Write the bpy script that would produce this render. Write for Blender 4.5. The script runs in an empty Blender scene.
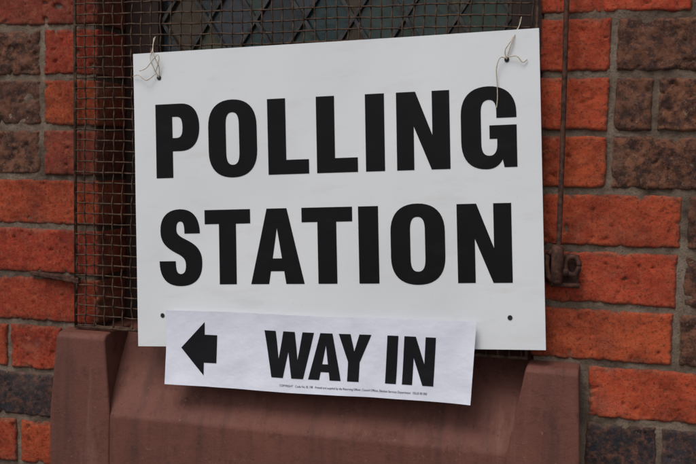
import bpy, bmesh, math, random
from mathutils import Vector, Matrix, noise
random.seed(7)
scene=bpy.context.scene
scene.view_settings.view_transform='Standard'
scene.view_settings.look='None'; scene.view_settings.exposure=0

# ------------------------------------------------------------ helpers
def link(ob,parent=None):
    scene.collection.objects.link(ob)
    if parent: ob.parent=parent
    return ob
def empty(name,loc=(0,0,0)):
    e=bpy.data.objects.new(name,None); e.empty_display_size=0.1
    return link(e)
def mesh_obj(name,verts,faces,mat=None,parent=None,smooth=False,cols=None,uvs=None):
    me=bpy.data.meshes.new(name); me.from_pydata(verts,[],faces); me.update()
    if cols is not None:
        ca=me.color_attributes.new("Col",'FLOAT_COLOR','POINT')
        flat=[]
        for c in cols: flat+= [c[0],c[1],c[2],c[3] if len(c)>3 else 1.0]
        ca.data.foreach_set("color",flat)
    if uvs is not None:
        ul=me.uv_layers.new(name="UVMap")
        for l in me.loops: ul.data[l.index].uv=uvs[l.vertex_index]
    if smooth: me.polygons.foreach_set("use_smooth",[True]*len(me.polygons))
    ob=bpy.data.objects.new(name,me)
    if mat: me.materials.append(mat)
    return link(ob,parent)
def new_mat(name):
    m=bpy.data.materials.new(name); m.use_nodes=True
    nt=m.node_tree; b=nt.nodes["Principled BSDF"]
    return m,nt,b
def N(nt,t,**kw):
    n=nt.nodes.new(t)
    for k,v in kw.items(): setattr(n,k,v)
    return n
def noise_node(nt,vec,scale,detail=6,rough=0.6):
    n=N(nt,'ShaderNodeTexNoise'); n.inputs['Scale'].default_value=scale
    n.inputs['Detail'].default_value=detail; n.inputs['Roughness'].default_value=rough
    nt.links.new(vec,n.inputs['Vector']); return n
def ramp(nt,fac,stops):
    r=N(nt,'ShaderNodeValToRGB'); e=r.color_ramp.elements
    while len(e)>len(stops): e.remove(e[-1])
    while len(e)<len(stops): e.new(0.5)
    for i,(p,c) in enumerate(stops):
        e[i].position=p; e[i].color=(c[0],c[1],c[2],1)
    nt.links.new(fac,r.inputs['Fac']); return r
def mix(nt,a,b,fac,blend='MIX'):
    m=N(nt,'ShaderNodeMix',data_type='RGBA',blend_type=blend)
    for s,v in ((m.inputs[6],a),(m.inputs[7],b)):
        if isinstance(v,(tuple,list)): s.default_value=(v[0],v[1],v[2],1)
        else: nt.links.new(v,s)
    if isinstance(fac,float): m.inputs[0].default_value=fac
    else: nt.links.new(fac,m.inputs[0])
    return m.outputs[2]
def bump(nt,h,strength,dist,prev=None):
    b=N(nt,'ShaderNodeBump'); b.inputs['Strength'].default_value=strength
    b.inputs['Distance'].default_value=dist; nt.links.new(h,b.inputs['Height'])
    if prev: nt.links.new(prev,b.inputs['Normal'])
    return b.outputs['Normal']
def box(bm,x0,x1,y0,y1,z0,z1):
    vs=[bm.verts.new(p) for p in ((x0,y0,z0),(x1,y0,z0),(x1,y1,z0),(x0,y1,z0),(x0,y0,z1),(x1,y0,z1),(x1,y1,z1),(x0,y1,z1))]
    for f in ((0,1,5,4),(1,2,6,5),(2,3,7,6),(3,0,4,7),(4,5,6,7),(3,2,1,0)): bm.faces.new([vs[i] for i in f])
def bm_obj(name,bm,mat,parent=None,smooth=False,bevel=0):
    me=bpy.data.meshes.new(name); bm.normal_update(); bm.to_mesh(me); bm.free()
    me.materials.append(mat)
    if smooth: me.polygons.foreach_set("use_smooth",[True]*len(me.polygons))
    ob=link(bpy.data.objects.new(name,me),parent)
    if bevel:
        b=ob.modifiers.new("bevel",'BEVEL'); b.width=bevel; b.segments=2
    return ob
def tube(path,r,sides=6,verts=None,faces=None,caps=True):
    verts=[] if verts is None else verts; faces=[] if faces is None else faces
    path=[Vector(p) for p in path]; base=len(verts)
    up=None
    for i,p in enumerate(path):
        d=(path[min(i+1,len(path)-1)]-path[max(i-1,0)]).normalized()
        if up is None:
            up=d.orthogonal().normalized()
        else:
            up=(up-d*up.dot(d)).normalized()
        s=d.cross(up); rr=r(i) if callable(r) else r
        for k in range(sides):
            a=2*math.pi*k/sides
            verts.append(p+(up*math.cos(a)+s*math.sin(a))*rr)
    for i in range(len(path)-1):
        for k in range(sides):
            a=base+i*sides+k; b=base+i*sides+(k+1)%sides
            faces.append((a,b,b+sides,a+sides))
    if caps:
        faces.append(tuple(base+k for k in range(sides))[::-1])
        faces.append(tuple(base+(len(path)-1)*sides+k for k in range(sides)))
    return verts,faces
def smooth_path(pts,n=8):
    P=[Vector(p) for p in pts]; out=[]
    for i in range(len(P)-1):
        p0=P[max(i-1,0)];p1=P[i];p2=P[i+1];p3=P[min(i+2,len(P)-1)]
        for k in range(n):
            t=k/n
            out.append(0.5*((2*p1)+(p2-p0)*t+(2*p0-5*p1+4*p2-p3)*t*t+(3*p1-p0-3*p2+p3)*t**3))
    out.append(P[-1]); return out

# ------------------------------------------------------------ materials
def mat_brick():
    m,nt,b=new_mat("brick_clay"); L=nt.links
    tc=N(nt,'ShaderNodeTexCoord'); at=N(nt,'ShaderNodeVertexColor',layer_name="Col")
    o=tc.outputs['Object']
    n1=noise_node(nt,o,16,8,0.7); n2=noise_node(nt,o,230,6,0.8); n3=noise_node(nt,o,80,8,0.75); n4=noise_node(nt,o,7,7,0.7)
    dark=mix(nt,at.outputs['Color'],(0.40,0.28,0.27),1.0,'MULTIPLY')
    f1=ramp(nt,n1.outputs['Fac'],[(0.42,(0,0,0)),(0.66,(0.85,0.85,0.85))])
    c=mix(nt,at.outputs['Color'],dark,f1.outputs['Color'])
    f3=ramp(nt,n3.outputs['Fac'],[(0.48,(0,0,0)),(0.62,(0.45,0.45,0.45))])
    c=mix(nt,c,mix(nt,c,(0.52,0.19,0.09),0.5),f3.outputs['Color'])
    f2=ramp(nt,n2.outputs['Fac'],[(0.51,(0,0,0)),(0.62,(0.85,0.85,0.85))])
    c=mix(nt,c,mix(nt,c,(0.02,0.012,0.01),0.75),f2.outputs['Color'])
    n5=noise_node(nt,o,42,9,0.8)
    f5=ramp(nt,n5.outputs['Fac'],[(0.47,(0,0,0)),(0.56,(1,1,1))])
    mm=N(nt,'ShaderNodeMath',operation='MULTIPLY'); L.new(f5.outputs['Color'],mm.inputs[0]); L.new(at.outputs['Alpha'],mm.inputs[1])
    c=mix(nt,c,(0.19,0.078,0.043),mm.outputs[0])
    f6=ramp(nt,noise_node(nt,o,120,8,0.85).outputs['Fac'],[(0.57,(0,0,0)),(0.64,(1,1,1))])
    m6=N(nt,'ShaderNodeMath',operation='MULTIPLY'); L.new(f6.outputs['Color'],m6.inputs[0]); L.new(at.outputs['Alpha'],m6.inputs[1])
    c=mix(nt,c,(0.30,0.18,0.115),m6.outputs[0])
    f4=ramp(nt,n4.outputs['Fac'],[(0.56,(0,0,0)),(0.74,(0.30,0.30,0.30))])
    c=mix(nt,c,(0.30,0.20,0.15),f4.outputs['Color'])
    f7=ramp(nt,noise_node(nt,o,4.3,8,0.75).outputs['Fac'],[(0.50,(0,0,0)),(0.70,(0.6,0.6,0.6))])
    c=mix(nt,c,(0.045,0.020,0.015),f7.outputs['Color'])
    L.new(c,b.inputs['Base Color'])
    b.inputs['Roughness'].default_value=0.82; b.inputs['Specular IOR Level'].default_value=0.25
    nn=bump(nt,n3.outputs['Fac'],0.8,0.0022); nn=bump(nt,n2.outputs['Fac'],0.9,0.0016,nn)
    L.new(nn,b.inputs['Normal']); return m
def mat_mortar():
    m,nt,b=new_mat("lime_mortar"); L=nt.links
    o=N(nt,'ShaderNodeTexCoord').outputs['Object']
    n1=noise_node(nt,o,10,8,0.75); n2=noise_node(nt,o,320,5,0.75); n3=noise_node(nt,o,70,6,0.7)
    r=ramp(nt,n1.outputs['Fac'],[(0.34,(0.07,0.048,0.036)),(0.50,(0.18,0.130,0.095)),(0.68,(0.30,0.235,0.18))])
    f=ramp(nt,n2.outputs['Fac'],[(0.5,(0,0,0)),(0.64,(0.7,0.7,0.7))])
    c=mix(nt,r.outputs['Color'],(0.05,0.036,0.028),f.outputs['Color'])
    L.new(c,b.inputs['Base Color']); b.inputs['Roughness'].default_value=0.95; b.inputs['Specular IOR Level'].default_value=0.2
    nn=bump(nt,n3.outputs['Fac'],0.8,0.004); nn=bump(nt,n2.outputs['Fac'],0.9,0.0018,nn)
    L.new(nn,b.inputs['Normal']); return m
def mat_sill():
    m,nt,b=new_mat("painted_stone_sill"); L=nt.links
    o=N(nt,'ShaderNodeTexCoord').outputs['Object']
    n1=noise_node(nt,o,5,8,0.7); n2=noise_node(nt,o,120,7,0.75); n3=noise_node(nt,o,24,9,0.8)
    r=ramp(nt,n1.outputs['Fac'],[(0.3,(0.105,0.036,0.026)),(0.7,(0.175,0.066,0.047))])
    f=ramp(nt,n3.outputs['Fac'],[(0.53,(0,0,0)),(0.66,(0.65,0.65,0.65))])
    c=mix(nt,r.outputs['Color'],(0.062,0.027,0.021),f.outputs['Color'])
    # water streaks running down the face
    mp=N(nt,'ShaderNodeMapping'); mp.inputs['Scale'].default_value=(38,10,3.0); L.new(o,mp.inputs['Vector'])
    n4=noise_node(nt,mp.outputs['Vector'],1.0,6,0.65)
    c=mix(nt,c,(0.055,0.026,0.022),ramp(nt,n4.outputs['Fac'],[(0.52,(0,0,0)),(0.72,(0.55,0.55,0.55))]).outputs['Color'])
    c=mix(nt,c,(0.24,0.13,0.10),ramp(nt,n4.outputs['Fac'],[(0.28,(0.35,0.35,0.35)),(0.42,(0,0,0))]).outputs['Color'])
    f2=ramp(nt,n2.outputs['Fac'],[(0.62,(0,0,0)),(0.68,(0.5,0.5,0.5))])
    c=mix(nt,c,(0.28,0.17,0.135),f2.outputs['Color'])
    f5=ramp(nt,n2.outputs['Fac'],[(0.33,(0.6,0.6,0.6)),(0.40,(0,0,0))])
    c=mix(nt,c,(0.03,0.016,0.013),f5.outputs['Color'])
    L.new(c,b.inputs['Base Color']); b.inputs['Specular IOR Level'].default_value=0.3
    rr=ramp(nt,n3.outputs['Fac'],[(0.4,(0.55,)*3),(0.65,(0.8,)*3)]); L.new(rr.outputs['Color'],b.inputs['Roughness'])
    nn=bump(nt,n3.outputs['Fac'],0.5,0.004); nn=bump(nt,n2.outputs['Fac'],0.6,0.0016,nn)
    L.new(nn,b.inputs['Normal']); return m
def mat_simple(name,c0,c1,scale,rough=0.6,metal=0.0,bs=0.3,bd=0.001,spec=0.5):
    m,nt,b=new_mat(name); L=nt.links
    o=N(nt,'ShaderNodeTexCoord').outputs['Object']
    n=noise_node(nt,o,scale,6,0.65)
    r=ramp(nt,n.outputs['Fac'],[(0.38,c0),(0.64,c1)])
    L.new(r.outputs['Color'],b.inputs['Base Color']); b.inputs['Roughness'].default_value=rough
    b.inputs['Metallic'].default_value=metal; b.inputs['Specular IOR Level'].default_value=spec
    L.new(bump(nt,n.outputs['Fac'],bs,bd),b.inputs['Normal']); return m
def mat_board(name,col,dirt,aspect,rib=0.25,ribscale=120,rough=0.35,spec=0.5,undul=0.15,smear=0.16):
    m,nt,b=new_mat(name); L=nt.links
    tc=N(nt,'ShaderNodeTexCoord'); uv=tc.outputs['UV']
    asp=N(nt,'ShaderNodeMapping'); asp.inputs['Scale'].default_value=(aspect,1,1); L.new(uv,asp.inputs['Vector']); q=asp.outputs['Vector']
    n1=noise_node(nt,q,2.2,4,0.5); n2=noise_node(nt,q,45,7,0.75)
    c=mix(nt,col,tuple(x*0.90 for x in col),ramp(nt,n1.outputs['Fac'],[(0.4,(0,0,0)),(0.8,(1,1,1))]).outputs['Color'])
    c=mix(nt,c,dirt,ramp(nt,n2.outputs['Fac'],[(0.63,(0,0,0)),(0.74,(min(1,smear*2.0),)*3)]).outputs['Color'])
    mp=N(nt,'ShaderNodeMapping'); mp.inputs['Scale'].default_value=(2,7,1); mp.inputs['Rotation'].default_value=(0,0,0.6); L.new(q,mp.inputs['Vector'])
    n3=noise_node(nt,mp.outputs['Vector'],1.6,6,0.7)
    c=mix(nt,c,dirt,ramp(nt,n3.outputs['Fac'],[(0.54,(0,0,0)),(0.74,(smear,)*3)]).outputs['Color'])
    L.new(c,b.inputs['Base Color']); b.inputs['Roughness'].default_value=rough; b.inputs['Specular IOR Level'].default_value=spec
    nn=bump(nt,n1.outputs['Fac'],undul,0.01)
    if rib>0:
        w=N(nt,'ShaderNodeTexWave',wave_type='BANDS',bands_direction='X'); w.inputs['Scale'].default_value=ribscale/(2*math.pi)
        L.new(uv,w.inputs['Vector']); nn=bump(nt,w.outputs['Fac'],rib,0.0006,nn)
    L.new(nn,b.inputs['Normal']); return m
M_brick=mat_brick(); M_mortar=mat_mortar(); M_sill=mat_sill()
M_board=mat_board("corrugated_plastic_white",(0.755,0.775,0.79),(0.42,0.40,0.37),1.38,0.03,520,0.40,0.5,0.15,0.20)
M_ink=mat_board("black_vinyl",(0.006,0.006,0.007),(0.03,0.03,0.03),1.38,0.14,520,0.5,0.16,0.1,0.25)
M_paper=mat_board("laminated_paper",(0.755,0.775,0.87),(0.58,0.58,0.64),4.1,0.0,10,0.32,0.5,0.3,0.10)
M_pink=mat_board("printed_black",(0.008,0.008,0.010),(0.03,0.03,0.03),4.1,0.0,10,0.5,0.18,0.2,0.1)
M_wire=mat_simple("weathered_wire",(0.030,0.015,0.010),(0.125,0.075,0.048),90,0.7,0.2,0.4,0.0006,0.25)
M_rust=mat_simple("rusty_iron",(0.030,0.014,0.011),(0.105,0.045,0.028),120,0.78,0.05,0.7,0.0012,0.25)
M_wood=mat_simple("dark_painted_wood",(0.022,0.011,0.008),(0.045,0.022,0.016),30,0.5,0,0.3,0.001,0.4)
M_lead=mat_simple("lead_came",(0.04,0.04,0.04),(0.11,0.105,0.10),80,0.55,0.3,0.3,0.001,0.3)
M_string=mat_simple("cotton_string",(0.40,0.33,0.24),(0.62,0.54,0.42),400,0.9,0,0.5,0.0004)
M_hole=mat_simple("hole_shadow_rim",(0.01,0.01,0.01),(0.02,0.02,0.02),50,0.8)
M_pave=mat_simple("paving_stone",(0.16,0.15,0.135),(0.26,0.245,0.22),6,0.9,0,0.4,0.004)
M_ground=mat_simple("asphalt_ground",(0.045,0.045,0.045),(0.07,0.068,0.065),20,0.9,0,0.5,0.004)
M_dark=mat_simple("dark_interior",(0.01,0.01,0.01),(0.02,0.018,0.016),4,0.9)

# ------------------------------------------------------------ brick wall
XL,XR=-0.416,0.272           # window opening
OZ0,OZ1=0.98,2.22            # sill bottom, head
SL,SR=-0.479,0.344           # sill ends
WX0,WX1,WZ1=-3.2,3.2,3.18
wall=empty("brick_wall")
bv,bf,bc=[],[],[]
RED,DRK,BLU='r','d','b'
def bcol(t,x=0.0):
    if t=='w':
        k=random.uniform(0.85,1.1); return (0.25*k,0.042*k,0.023*k,0.15)
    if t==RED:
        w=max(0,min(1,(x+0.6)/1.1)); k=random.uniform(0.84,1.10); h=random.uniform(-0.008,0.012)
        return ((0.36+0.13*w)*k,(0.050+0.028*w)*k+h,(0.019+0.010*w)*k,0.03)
    if t==DRK:
        k=random.uniform(0.7,1.25); return (0.058*k,0.030*k,0.024*k,random.uniform(0.7,1.0))
    if t=='m':
        k=random.uniform(0.85,1.1); return (0.14*k,0.044*k,0.027*k,0.55)
    k=random.uniform(0.85,1.2); return (0.028*k,0.030*k,0.038*k,0.15)
def brick(x0,x1,z0,z1,t,yd0=0.03):
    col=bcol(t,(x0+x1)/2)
    vis = x1>-0.72 and x0<0.62 and z1>1.0 and z0<1.9
    vamp={DRK:0.0026,'b':0.0008,'m':0.0018}.get(t,0.0011)
    step=0.0025 if vis else 0.03
    nx=max(2,int((x1-x0)/step)); nz=max(2,int((z1-z0)/step))
    off=Vector((random.uniform(0,50),random.uniform(0,50),random.uniform(0,50)))
    proud=random.uniform(-0.0020,0.0016); tilt=random.uniform(-0.010,0.010); tz=random.uniform(-0.02,0.02)
    skew=random.uniform(-0.006,0.006)
    r={DRK:0.0038,'b':0.0020,'m':0.0030}.get(t,0.0021)
    base=len(bv); cx,cz=(x0+x1)/2,(z0+z1)/2
    for j in range(nz+1):
        for i in range(nx+1):
            x=x0+(x1-x0)*i/nx; z=z0+(z1-z0)*j/nz
            p=Vector((x,z,0))+off
            ex=min(x-x0,x1-x); ez=min(z-z0,z1-z); e=min(ex,ez)
            y=proud+tilt*(x-cx)+tz*(z-cz); cc=col
            if vis:
                ew=max(0,1-e/0.010)
                n60=noise.noise(p*60); n170=noise.noise(p*170)
                chip=n60*0.7+n170*0.5-0.10
                x+= (noise.noise(p*40+Vector((9,0,0)))*0.0018+noise.noise(p*150)*0.0012)*max(0,1-ex/0.010)
                z+= (noise.noise(p*40+Vector((0,9,3)))*0.0017+noise.noise(p*150+Vector((5,5,5)))*0.0012)*max(0,1-ez/0.010)
                y+= noise.fractal(p*60,0.8,2.2,5)*vamp + max(0,chip)*ew*0.009
                pit=noise.noise(p*110+Vector((3,3,3)))
                th=0.38 if t==DRK else 0.46
                if pit>th: y+=(pit-th)*0.016
                z+=skew*(x-cx)
                # mortar and soot caught along the arrises
                sm=max(0,min(1,(1-e/0.006)*0.75+n60*0.9+n170*0.6-0.15)) if e<0.007 else 0
                sm*=0.75
                cc=(col[0]*(1-sm)+0.13*sm,col[1]*(1-sm)+0.088*sm,col[2]*(1-sm)+0.062*sm,col[3])
            for d in (ex,ez):
                if d<r: y+=r-math.sqrt(max(0,r*r-(r-d)**2))
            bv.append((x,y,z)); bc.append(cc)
    W=nx+1
    for j in range(nz):
        for i in range(nx):
            a=base+j*W+i; bf.append((a,a+1,a+1+W,a+W))
    loop=[base+i for i in range(nx+1)]+[base+j*W+nx for j in range(1,nz+1)]+[base+nz*W+i for i in range(nx-1,-1,-1)]+[base+j*W for j in range(nz-1,0,-1)]
    nb=len(bv)
    for v in loop:
        p=bv[v]; bv.append((p[0],yd0,p[2])); bc.append(col)
    n=len(loop)
    for k in range(n):
        bf.append((loop[k],nb+k,nb+(k+1)%n,loop[(k+1)%n]))
G=0.0085; ST=0.1965; HD=0.096
def pick():
    return random.choices([RED,DRK,'m',BLU,'w'],[0.52,0.2,0.12,0.06,0.1])[0]
def run(x,xend,zz0,zz1,dirn,phase):
    k=phase
    while (x<xend if dirn>0 else x>xend):
        w=ST if k%2==0 else HD; k+=1
        a,b=(x,x+w) if dirn>0 else (x-w,x)
        a=max(a,WX0); b=min(b,WX1)
        if b-a>0.02: brick(a,b,zz0,zz1,pick())
        x=x+dirn*(w+G)
custom={ # row : (left list from jamb outwards, right list)
 -1:([(-0.611,XL,'w')],[(XR,0.470,RED),(0.479,0.574,RED)]),
 0:([(-0.5125,XL,RED),(-0.7195,-0.5215,DRK)],[(XR,0.367,RED),(0.3765,0.572,DRK)]),
 1:([(-0.5125,XL,RED),(-0.7195,-0.5215,DRK)],[(XR,0.3665,RED),(0.376,0.424,DRK),(0.4330,0.629,DRK)]),
 2:([(-0.5130,XL,'w'),(-0.7195,-0.5225,DRK)],[(XR,0.3660,RED),(0.3745,0.570,DRK)]),
 3:([(-0.611,XL,RED)],[(XR,0.4675,RED),(0.4765,0.5715,DRK)]),
 4:([(-0.611,XL,RED)],[(XR,0.4660,RED),(0.4745,0.569,DRK)]),
 5:([(-0.611,XL,RED)],[(XR,0.4630,RED),(0.472,0.567,DRK)]),
 6:([(-0.577,SL-0.004,RED),(-0.682,-0.586,RED)],[(0.354,0.552,RED)]),
 7:([(-0.690,SL-0.004,BLU)],[(0.353,0.4475,BLU),(0.4560,0.650,BLU)]),
 8:([(-0.5605,SL-0.004,RED),(-0.6655,-0.5695,RED)],[(0.353,0.551,RED)]),
}
for row in range(-18,22):
    z1=1.78-0.08*row; z0=z1-0.08
    if z1<=0.02: continue
    a0,a1=z0+0.0044,z1-0.0044
    if a1>WZ1: continue
    if z1>OZ0+0.01 and z0<OZ1-0.01:
        if row in custom:
            lf,rt=custom[row]
        else:
            l0,r0=(XL,XR) if row<0 else (SL-0.004,SR+0.009)
            w=ST if row%2 else HD
            lf=[(l0-w,l0,RED)]; rt=[(r0,r0+w,RED)]
        for (x0,x1,t) in lf: brick(x0,x1,a0,a1,t,0.12 if x1==XL else 0.03)
        for (x0,x1,t) in rt: brick(x0,x1,a0,a1,t,0.12 if x0==XR else 0.03)
        run(lf[-1][0]-G,WX0,a0,a1,-1,row); run(rt[-1][1]+G,WX1,a0,a1,1,row+1)
    else:
        run(WX0+(0 if row%2 else 0.05),WX1,a0,a1,1,row)
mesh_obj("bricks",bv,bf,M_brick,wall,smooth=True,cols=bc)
bm=bmesh.new(); MY=0.0062
box(bm,WX0,SL+0.002,MY,0.30,0,OZ1); box(bm,SR-0.002,WX1,MY+0.0002,0.30,0,OZ1)
box(bm,WX0,WX1,MY+0.0004,0.30,OZ1,WZ1); box(bm,SL-0.002,SR+0.002,MY+0.0001,0.30,0,OZ0)
box(bm,SL-0.002,XL-0.004,MY+0.0003,0.30,1.30,OZ1); box(bm,XR+0.004,SR+0.002,MY+0.0003,0.30,1.30,OZ1)
bm_obj("mortar_core",bm,M_mortar,wall)
v,f=[],[]
for (xa,xb) in ((-0.74,-0.421),(0.277,0.64)):
    st_=0.003; nx=int((xb-xa)/st_); nz=int(0.96/st_); base=len(v)
    for j in range(nz+1):
        for i in range(nx+1):
            x=xa+(xb-xa)*i/nx; z=0.97+0.96*j/nz; p=Vector((x,z,2))
            y=0.0036+noise.fractal(p*45,0.7,2.1,4)*0.0016+noise.noise(p*9)*0.0012
            v.append((x,min(y,0.0060),z))
    for j in range(nz):
        for i in range(nx):
            a=base+j*(nx+1)+i; f.append((a,a+1,a+nx+2,a+nx+1))
mesh_obj("mortar_joints",v,f,M_mortar,wall,smooth=True)

# ------------------------------------------------------------ sill
def prism(bm,secA,secB):
    va=[bm.verts.new(p) for p in secA]; vb=[bm.verts.new(p) for p in secB]; n=len(va)
    for k in range(n): bm.faces.new((va[k],va[(k+1)%n],vb[(k+1)%n],vb[k]))
    bm.faces.new(va[::-1]); bm.faces.new(vb)
def sec(x,pts,spl=0.0,zs=1.17):
    return [(x+spl*max(0.0,min(1.0,(1.30-z)/(1.30-zs))),y,z) for y,z in pts]
stool=[(0.10,1.301),(0.0,1.298),(-0.024,1.2945),(-0.031,1.2885),(-0.036,1.171),(-0.0385,1.10),(-0.0385,OZ0),(0.10,OZ0)]
slope=[(0.10,1.300),(0.060,1.2995),(0.050,1.292),(0.012,1.234),(-0.026,1.180),(-0.034,1.168),(-0.036,1.10),(-0.036,OZ0),(0.10,OZ0)]
bm=bmesh.new()
prism(bm,sec(-0.472,stool,-0.010),sec(-0.388,stool,0.013))
prism(bm,sec(0.271,stool,-0.026),sec(0.3415,stool,0.006))
prism(bm,[(x,y,z) for x,y,z in sec(-0.392,slope)],[(x,y,z) for x,y,z in sec(0.275,slope)])
bmesh.ops.recalc_face_normals(bm,faces=bm.faces)
sill=bm_obj("window_sill",bm,M_sill,None)
b=sill.modifiers.new("bevel",'BEVEL'); b.width=0.0032; b.segments=3; b.limit_method='ANGLE'; b.angle_limit=math.radians(25)

# ------------------------------------------------------------ leaded window
win=empty("leaded_window")
bm=bmesh.new()
FX0,FX1=XL+0.001,XR-0.001
box(bm,FX0,FX0+0.062,0.085,0.14,1.302,OZ1); box(bm,FX1-0.05,FX1,0.085,0.14,1.302,OZ1)
box(bm,FX0+0.062,FX1-0.05,0.087,0.14,1.302,1.36); box(bm,FX0+0.062,FX1-0.05,0.087,0.14,OZ1-0.06,OZ1)
bm_obj("frame",bm,M_wood,win,bevel=0.004)
GX0,GX1,GZ0,GZ1=FX0+0.062,FX1-0.05,1.36,OZ1-0.06
pal=[(0.025,0.050,0.052),(0.036,0.058,0.050),(0.062,0.062,0.032),(0.020,0.024,0.026),(0.040,0.048,0.058),(0.060,0.038,0.02),(0.030,0.052,0.036)]
dw,dh=0.082,0.125
bm=bmesh.new(); cl=bm.loops.layers.float_color.new("Col")
for j in range(-1,20):
    for i in range(-1,12):
        for o in (0,1):
            cx=GX0+(i+0.5*o)*dw; cz=GZ0+(j+0.5*o)*dh
            vs=[bm.verts.new((cx+a,0.104+random.uniform(-0.0015,0.0015),cz+b_)) for a,b_ in ((0,-dh/2),(dw/2,0),(0,dh/2),(-dw/2,0))]
            f=bm.faces.new(vs); c=random.choice(pal)
            for l in f.loops: l[cl]=(*c,1)
CUTS=(((GX0,0,0),(-1,0,0)),((GX1,0,0),(1,0,0)),((0,0,GZ0),(0,0,-1)),((0,0,GZ1),(0,0,1)))
for co,no in CUTS:
    bmesh.ops.bisect_plane(bm,geom=bm.verts[:]+bm.edges[:]+bm.faces[:],plane_co=co,plane_no=no,clear_outer=True)
m,nt,b=new_mat("old_tinted_glass")
at=N(nt,'ShaderNodeVertexColor',layer_name="Col"); nt.links.new(at.outputs['Color'],b.inputs['Base Color'])
b.inputs['Roughness'].default_value=0.15; b.inputs['Specular IOR Level'].default_value=0.45
n_=noise_node(nt,N(nt,'ShaderNodeTexCoord').outputs['Object'],35,4,0.5); nt.links.new(bump(nt,n_.outputs['Fac'],0.35,0.004),b.inputs['Normal'])
bm_obj("glass_quarries",bm,m,win)
bm=bmesh.new()
ang=math.atan2(dh,dw); hw=0.0028
for s in (1,-1):
    for k in range(-25,30):
        x0=GX0+(k+0.5)*dw; L_=2.2
        c=Vector((x0,0,GZ0)); d=Vector((math.cos(ang)*s,0,math.sin(ang))); nrm=Vector((-d.z,0,d.x))
        p=[c-d*L_+nrm*hw,c+d*L_+nrm*hw,c+d*L_-nrm*hw,c-d*L_-nrm*hw]
        y0=0.097 if s>0 else 0.0975
        f=[bm.verts.new((q.x,y0,q.z)) for q in p]; g=[bm.verts.new((q.x,0.103,q.z)) for q in p]
        bm.faces.new(f)
        for a in range(4): bm.faces.new((f[a],f[(a+1)%4],g[(a+1)%4],g[a]))
for co,no in CUTS:
    bmesh.ops.bisect_plane(bm,geom=bm.verts[:]+bm.edges[:]+bm.faces[:],plane_co=co,plane_no=no,clear_outer=True)
bm_obj("lead_cames",bm,M_lead,win)
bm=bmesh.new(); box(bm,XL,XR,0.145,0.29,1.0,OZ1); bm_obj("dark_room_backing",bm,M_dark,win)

# ------------------------------------------------------------ wire grille
v,f=[],[]
gx0,gx1,gz0,gz1=-0.449,0.268,1.303,2.26
P=0.0165; amp=0.0014; wr=0.0012
nxw=int((gx1-gx0)/P); nzw=int((gz1-gz0)/P)
gy=-0.010
def wob(a,b_,s): return noise.noise(Vector((a*6+s,b_*6,s)))*0.0042+noise.noise(Vector((a*31+s,b_*25,s)))*0.0012
for i in range(nxw+1):
    x=gx0+i*P; path_=[]
    for k in range(nzw*4+1):
        z=gz0+k*P/4
        path_.append((x+wob(x,z,1),gy+amp*math.cos(math.pi*(z-gz0)/P)*(1 if i%2 else -1),z))
    tube(path_,wr,5,v,f)
for j in range(nzw+1):
    z=gz0+j*P; path_=[]
    for k in range(nxw*4+1):
        x=gx0+k*P/4
        path_.append((x,gy+amp*math.cos(math.pi*(x-gx0)/P)*(-1 if j%2 else 1),z+wob(x,z,5)))
    tube(path_,wr,5,v,f)
tube([(gx0-0.001,gy,gz0-0.002),(gx0-0.001,gy,gz1)],0.0026,8,v,f)
tube([(gx1,gy,gz0-0.002),(gx1,gy,gz1)],0.0026,8,v,f)
tube([(gx0-0.002,gy,gz0-0.001),(gx1+0.002,gy,gz0-0.001)],0.0026,8,v,f)
mesh_obj("wire_grille",v,f,M_wire,None,smooth=True)

# ------------------------------------------------------------ iron rod and bracket
rod=empty("iron_rod")
v,f=[],[]
tube([(0.3084+noise.noise(Vector((z*3,0,0)))*0.0015,-0.024,1.44+z) for z in [k*0.02 for k in range(55)]],0.0037,12,v,f)
mesh_obj("rod",v,f,M_rust,rod,smooth=True)
v,f=[],[]
tube([(0.3075,-0.024,1.412),(0.3075,-0.024,1.416),(0.3075,-0.024,1.462),(0.3075,-0.024,1.466)],lambda i:(0.0055,0.0085,0.0085,0.006)[i],14,v,f)
tube([(0.3075,-0.020,1.440),(0.3075,0.02,1.440)],0.006,10,v,f)
ring=[(0.3270+0.0095*math.cos(a),-0.016,1.437+0.0125*math.sin(a)) for a in [2*math.pi*k/20 for k in range(21)]]
tube(ring,0.0038,8,v,f)
tube([(0.2935,-0.016,1.452),(0.2925,-0.017,1.437),(0.2950,-0.017,1.422),(0.3030,-0.019,1.414)],0.0042,8,v,f)
tube([(0.2935,-0.016,1.452),(0.302,-0.02,1.457)],0.0042,8,v,f)
tube([(0.3185,-0.026,1.428),(0.3185,0.01,1.428)],0.0052,6,v,f)
tube([(0.300,-0.020,1.411),(0.338,-0.014,1.409)],0.0035,8,v,f)
mesh_obj("bracket",v,f,M_rust,rod,smooth=True)
bm=bmesh.new(); box(bm,0.292,0.336,-0.008,0.0,1.408,1.452); bm_obj("wall_plate",bm,M_rust,rod,bevel=0.003)
bm=bmesh.new(); prism(bm,[(-0.538,-0.006,1.3805),(-0.538,0.01,1.3805),(-0.538,0.01,1.3865),(-0.538,-0.006,1.3865)],
                       [(-0.444,-0.013,1.371),(-0.444,-0.004,1.371),(-0.444,-0.004,1.3805),(-0.444,-0.013,1.3805)])
bmesh.ops.recalc_face_normals(bm,faces=bm.faces)
bm_obj("iron_holdfast",bm,M_rust,None,bevel=0.0015)

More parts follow.
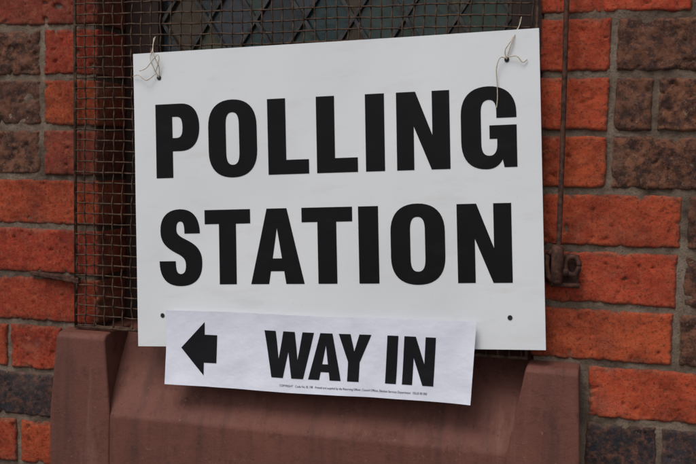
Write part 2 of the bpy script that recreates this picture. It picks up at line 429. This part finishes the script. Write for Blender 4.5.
# ------------------------------------------------------------ lettering outlines (cap height 100)
def Bz(p0,p1,p2,p3,n=10):
    return [tuple((1-t)**3*a+3*(1-t)**2*t*b_+3*(1-t)*t*t*c+t**3*d for a,b_,c,d in zip(p0,p1,p2,p3)) for t in [k/n for k in range(1,n+1)]]
def path(start,*segs):
    out=[start]
    for s in segs:
        if len(s)==2: out.append(s)
        else: out+=Bz(out[-1],(s[0],s[1]),(s[2],s[3]),(s[4],s[5]))
    return out
GL={}
GL['I']=(25.5,[[(0,0),(25.5,0),(25.5,100),(0,100)]])
GL['L']=(57,[[(0,0),(57,0),(57,19),(25.5,19),(25.5,100),(0,100)]])
GL['T']=(68,[[(0,100),(68,100),(68,81),(46.7,81),(46.7,0),(21.3,0),(21.3,81),(0,81)]])
GL['N']=(69,[[(0,0),(0,100),(25,100),(46.5,44),(46.5,100),(69,100),(69,0),(45,0),(22.5,56),(22.5,0)]])
GL['A']=(75,[[(0,0),(23.5,100),(51.5,100),(75,0),(49.5,0),(46.8,17),(28.2,17),(25.5,0)],[(31,34),(44,34),(37.5,74)]])
GL['W']=(100,[[(0,100),(23,100),(31,40),(38.5,100),(61.5,100),(69,40),(77,100),(100,100),(82,0),(58.5,0),(50,56),(41.5,0),(18,0)]])
GL['Y']=(70,[[(0,100),(25.5,100),(35,64),(44.5,100),(70,100),(47.5,41),(47.5,0),(22.5,0),(22.5,41)]])
GL['P']=(65,[path((0,0),(25,0),(25,36),(37,36),(56,36,65,49,65,68),(65,88,56,100,38,100),(0,100)),
             path((25,54),(31,54),(38,54,40,59,40,68),(40,78,38,82.5,31,82.5),(25,82.5))])
GL['O']=(70,[path((0,66),(0,34),(0,10,13,-2,35,-2),(57,-2,70,10,70,34),(70,66),(70,90,57,102,35,102),(13,102,0,90,0,66)),
             path((25.5,68),(25.5,32),(25.5,20,28.5,15,35,15),(41.5,15,44.5,20,44.5,32),(44.5,68),(44.5,80,41.5,85,35,85),(28.5,85,25.5,80,25.5,68))])
GL['G']=(70,[path((70,62),(70,68),(70,90,57,102,35,102),(13,102,0,90,0,66),(0,34),(0,10,12,-2,32,-2),(41,-2,48,2,52,10),(54,0),(70,0),(70,53),(36,53),(36,36),(45.5,36),(45.5,30),(45.5,20,42,15,36,15),(28.5,15,25.5,20,25.5,32),(25.5,68),(25.5,80,28.5,85,36,85),(42,85,45,80,45,70),(45,62))])
GL['S']=(64,[path((61,69),(61,91,50,102,32,102),(12,102,2,91,2,73),(2,57,11,50,25,43),(36,38,39.5,34,39.5,26),(39.5,18.5,37,14.5,32,14.5),(26,14.5,24.5,20,24.5,32),(0,32),(0,10,10,-2,32,-2),(53,-2,64,9,64,29),(64,46,56,53.5,41,60.5),(29,66,26,69,26,75),(26,82,28,85.5,32,85.5),(36.5,85.5,38,81,38,69))])
def fill(polys):
    cu=bpy.data.curves.new("tmp",'CURVE'); cu.dimensions='2D'; cu.fill_mode='BOTH'
    for pl in polys:
        if (Vector(pl[0])-Vector(pl[-1])).length<1e-6: pl=pl[:-1]
        sp=cu.splines.new('POLY'); sp.points.add(len(pl)-1); sp.use_cyclic_u=True
        for i,q in enumerate(pl): sp.points[i].co=(q[0],q[1],0,1)
    ob=bpy.data.objects.new("tmp",cu); scene.collection.objects.link(ob)
    dg=bpy.context.evaluated_depsgraph_get(); me=bpy.data.meshes.new_from_object(ob.evaluated_get(dg))
    bpy.data.objects.remove(ob); return me
def add_glyph(bm,me,fx,fy):
    mp=[bm.verts.new((fx(v.co.x),fy(v.co.y),0)) for v in me.vertices]
    for p in me.polygons:
        try: bm.faces.new([mp[i] for i in p.vertices])
        except ValueError: pass
def glyph(bm,ch,s0,s1,t0,t1):
    w,polys=GL[ch]; me=fill(polys)
    add_glyph(bm,me,lambda x:s0+(s1-s0)*x/w,lambda y:t1-(t1-t0)*y/100.0)
def finish_flat(name,bm,surf,lift,mat,parent,step=0.04):
    k=step
    while k<1:
        for n_ in ((1,0,0),(0,1,0)):
            bmesh.ops.bisect_plane(bm,geom=bm.verts[:]+bm.edges[:]+bm.faces[:],plane_co=(k,k,0),plane_no=n_)
        k+=step
    uv=bm.loops.layers.uv.new("UVMap")
    for fc in bm.faces:
        for l in fc.loops: l[uv].uv=(l.vert.co.x,l.vert.co.y)
    for vv in bm.verts:
        p=surf(vv.co.x,vv.co.y); vv.co=(p[0],p[1]-lift,p[2])
    bm.normal_update()
    for fc in bm.faces:
        if fc.normal.y>0: fc.normal_flip()
    return bm_obj(name,bm,mat,parent)
def bil(c,s,t):
    (ax,az),(bx,bz),(cx,cz),(dx,dz)=c
    return ((ax*(1-s)+bx*s)*(1-t)+(dx*(1-s)+cx*s)*t,(az*(1-s)+bz*s)*(1-t)+(dz*(1-s)+cz*s)*t)
SC=[(-0.3377,1.7322),(0.2731,1.7603),(0.2965,1.3199),(-0.3269,1.2819)]
def sign_s(s,t):
    x,z=bil(SC,s,t)
    y=-0.030+0.0025*math.cos(math.pi*(s-0.5))-0.002*t+noise.noise(Vector((s*2.2,t*1.7,4)))*0.0025
    return (x,y,z)
WC=[(-0.2763,1.3423),(0.2006,1.3553),(0.1968,1.2382),(-0.2758,1.2288)]
def way_s(s,t):
    x,z=bil(WC,s,t)
    z+=noise.noise(Vector((s*3,0,t*0.3)))*0.0018
    y=-0.0395-0.004*t*t+noise.noise(Vector((s*5.0,t*1.3,11)))*0.0034+noise.noise(Vector((s*11,t*3,3)))*0.0012*t-0.006*max(0,(s-0.9)/0.1)**2*(0.3+t)
    return (x,min(y,-0.0352),z)
def sheet(name,surf,nx,ny,thick,mat,parent,smooth=False):
    v,f,uv=[],[],[]
    for side in (0,1):
        for j in range(ny+1):
            for i in range(nx+1):
                s,t=i/nx,j/ny; p=surf(s,t); v.append((p[0],p[1]+side*thick,p[2])); uv.append((s,t))
    W=nx+1; B=W*(ny+1)
    for j in range(ny):
        for i in range(nx):
            a=j*W+i; f.append((a,a+W,a+W+1,a+1)); f.append((B+a,B+a+1,B+a+W+1,B+a+W))
    edge=[i for i in range(nx+1)]+[j*W+nx for j in range(1,ny+1)]+[ny*W+i for i in range(nx-1,-1,-1)]+[j*W for j in range(ny-1,0,-1)]
    n=len(edge)
    for k in range(n):
        a,b_=edge[k],edge[(k+1)%n]; f.append((a,b_,B+b_,B+a))
    return mesh_obj(name,v,f,mat,parent,smooth=smooth,uvs=uv)
ps=empty("polling_station_sign")
sheet("board",sign_s,75,50,0.004,M_board,ps)
bm=bmesh.new()
T0,T1=0.1745,0.4235
for ch,a,b_ in (('P',.058,.1748),('O',.1984,.3249),('L',.3529,.4559),('L',.4757,.5763),('I',.5957,.6415),('N',.6702,.795),('G',.8205,.9462)):
    glyph(bm,ch,a,b_,T0,T1)
T0,T1=0.5355,0.7875
for ch,a,b_ in (('S',.062,.1759),('T',.1837,.3028),('A',.3028,.4392),('T',.4342,.5598),('I',.5744,.6227),('O',.6515,.779),('N',.8069,.9304)):
    glyph(bm,ch,a,b_,T0,T1)
finish_flat("lettering",bm,sign_s,0.0004,M_ink,ps)
v,f=[],[]
holes=[(0.070,0.085),(0.9275,0.0905),(0.9225,0.898),(0.068,0.893)]
for s,t in holes:
    p=sign_s(s,t); base=len(v); R=0.0034
    for k in range(20):
        a=2*math.pi*k/20; v.append((p[0]+R*math.cos(a),p[1]-0.0007,p[2]+R*math.sin(a)*1.05))
    f.append(tuple(base+k for k in range(20)))
mesh_obj("fixing_holes",v,f,M_hole,ps)
wp=empty("way_in_sign")
sheet("paper",way_s,100,25,0.0005,M_paper,wp,smooth=False)
bm=bmesh.new()
for ch,a,b_ in (('W',.3372,.4998),('A',.4868,.5933),('Y',.5805,.6847),('I',.7343,.7681),('N',.7864,.8827)):
    glyph(bm,ch,a,b_,0.215,0.815)
finish_flat("lettering",bm,way_s,0.0005,M_pink,wp,step=0.02)
bm=bmesh.new()
arrow=[(0.0544,0.50),(0.136,0.145),(0.136,0.315),(0.1788,0.315),(0.1788,0.685),(0.136,0.685),(0.136,0.855)]
bm.faces.new([bm.verts.new((a,b_,0)) for a,b_ in arrow])
bmesh.ops.triangulate(bm,faces=bm.faces)
finish_flat("arrow",bm,way_s,0.0005,M_pink,wp,step=0.02)
tcu=bpy.data.curves.new("t",'FONT'); tcu.body="COPYRIGHT   Code No. EL 198   Printed and supplied by the Returning Officer, Council Offices, Election Services Department   ISSUE 00 000"
to=bpy.data.objects.new("t",tcu); scene.collection.objects.link(to)
dg=bpy.context.evaluated_depsgraph_get(); me=bpy.data.meshes.new_from_object(to.evaluated_get(dg)); bpy.data.objects.remove(to)
xm=max(v_.co.x for v_ in me.vertices)
bm=bmesh.new(); add_glyph(bm,me,lambda x:0.395+0.47*x/xm,lambda y:0.925-0.04*y)
finish_flat("small_print",bm,way_s,0.0004,M_pink,wp,step=0.1)

# ------------------------------------------------------------ strings
hl=sign_s(*holes[0]); hr=sign_s(*holes[1])
st=empty("tie_string")
def S(pts,o,sc=1.0):
    return [(o[0]+a*sc,o[1]+c,o[2]+b_*sc) for a,b_,c in pts]
v,f=[],[]
for pts in ([(0,0,-0.001),(-0.006,0.014,-0.006),(-0.012,0.030,-0.006),(-0.013,0.045,0.004),(-0.018,0.062,0.017)],
            [(0,0,-0.001),(0.002,0.016,-0.005),(-0.006,0.034,-0.007),(-0.012,0.050,0.003),(-0.016,0.064,0.018)],
            [(-0.004,0.006,-0.004),(-0.018,-0.004,-0.007),(-0.032,0.004,-0.006),(-0.042,0.002,-0.004)],
            [(-0.003,0.010,-0.005),(0.004,0.026,-0.009),(0.001,0.034,-0.008),(-0.008,0.024,-0.009),(-0.018,0.014,-0.008),(-0.030,0.010,-0.006)]):
    tube(smooth_path(S(pts,hl),8),0.0007,6,v,f)
mesh_obj("strands",v,f,M_string,st,smooth=True)
st=empty("tie_string")
v,f=[],[]
for pts in ([(0,0,-0.001),(0.004,0.014,-0.004),(0.009,0.030,-0.003),(0.014,0.048,0.014),(0.016,0.060,0.018)],
            [(0,0,-0.001),(-0.002,0.012,-0.005),(0.006,0.026,-0.004),(0.012,0.044,0.013)],
            [(0.001,0.001,-0.003),(-0.008,0.002,-0.007),(-0.013,-0.012,-0.006),(-0.012,-0.032,-0.003),(-0.011,-0.052,-0.0025),(-0.012,-0.066,-0.0025)],
            [(0.001,0.003,-0.004),(0.014,0.004,-0.006),(0.022,-0.004,-0.004),(0.028,0.000,-0.003)]):
    tube(smooth_path(S(pts,hr),8),0.0007,6,v,f)
mesh_obj("strands",v,f,M_string,st,smooth=True)

# ------------------------------------------------------------ ground
bm=bmesh.new(); vs=[bm.verts.new(p) for p in ((-300,-300,-0.12),(300,-300,-0.12),(300,300,-0.12),(-300,300,-0.12))]; bm.faces.new(vs); bm_obj("ground",bm,M_ground)
bm=bmesh.new()
for i in range(-6,6):
    for j in range(4):
        box(bm,i*0.6+0.003,i*0.6+0.597,-0.6*(j+1)+0.003,-0.6*j-0.003,-0.119,random.uniform(-0.003,0.0))
bm_obj("pavement",bm,M_pave,None,bevel=0.004)

# ------------------------------------------------------------ light
w=bpy.data.worlds.new("World"); scene.world=w; w.use_nodes=True; nt=w.node_tree
bg=nt.nodes['Background']; sky=nt.nodes.new('ShaderNodeTexSky'); sky.sky_type='NISHITA'; sky.sun_disc=False
EL,AZ=math.radians(58),math.radians(200)
sky.sun_elevation=EL; sky.sun_rotation=AZ; sky.air_density=1.0; sky.dust_density=4.0
hs=nt.nodes.new('ShaderNodeHueSaturation'); hs.inputs['Saturation'].default_value=0.5
nt.links.new(sky.outputs['Color'],hs.inputs['Color']); nt.links.new(hs.outputs['Color'],bg.inputs['Color'])
bg.inputs['Strength'].default_value=0.125
sd=bpy.data.lights.new("sun",'SUN'); sd.energy=1.1; sd.angle=math.radians(24); sd.color=(1,0.97,0.92)
so=bpy.data.objects.new("sun",sd); link(so)
dirv=Vector((math.sin(AZ)*math.cos(EL),math.cos(AZ)*math.cos(EL),math.sin(EL)))
so.rotation_euler=dirv.to_track_quat('Z','Y').to_euler(); so.location=dirv*10

# ------------------------------------------------------------ camera
cam=bpy.data.cameras.new("camera"); co=link(bpy.data.objects.new("camera",cam))
cam.sensor_width=36; cam.lens=51.72; cam.clip_start=0.05; cam.clip_end=1000
R=Vector((.96065,.27722,.01731)); U=Vector((-.03780,.06870,.99693)); F=Vector((-.27518,.95835,-.07647))
co.matrix_world=Matrix(((R.x,U.x,-F.x,0.40791),(R.y,U.y,-F.y,-1.42059),(R.z,U.z,-F.z,1.58367),(0,0,0,1)))
scene.camera=co
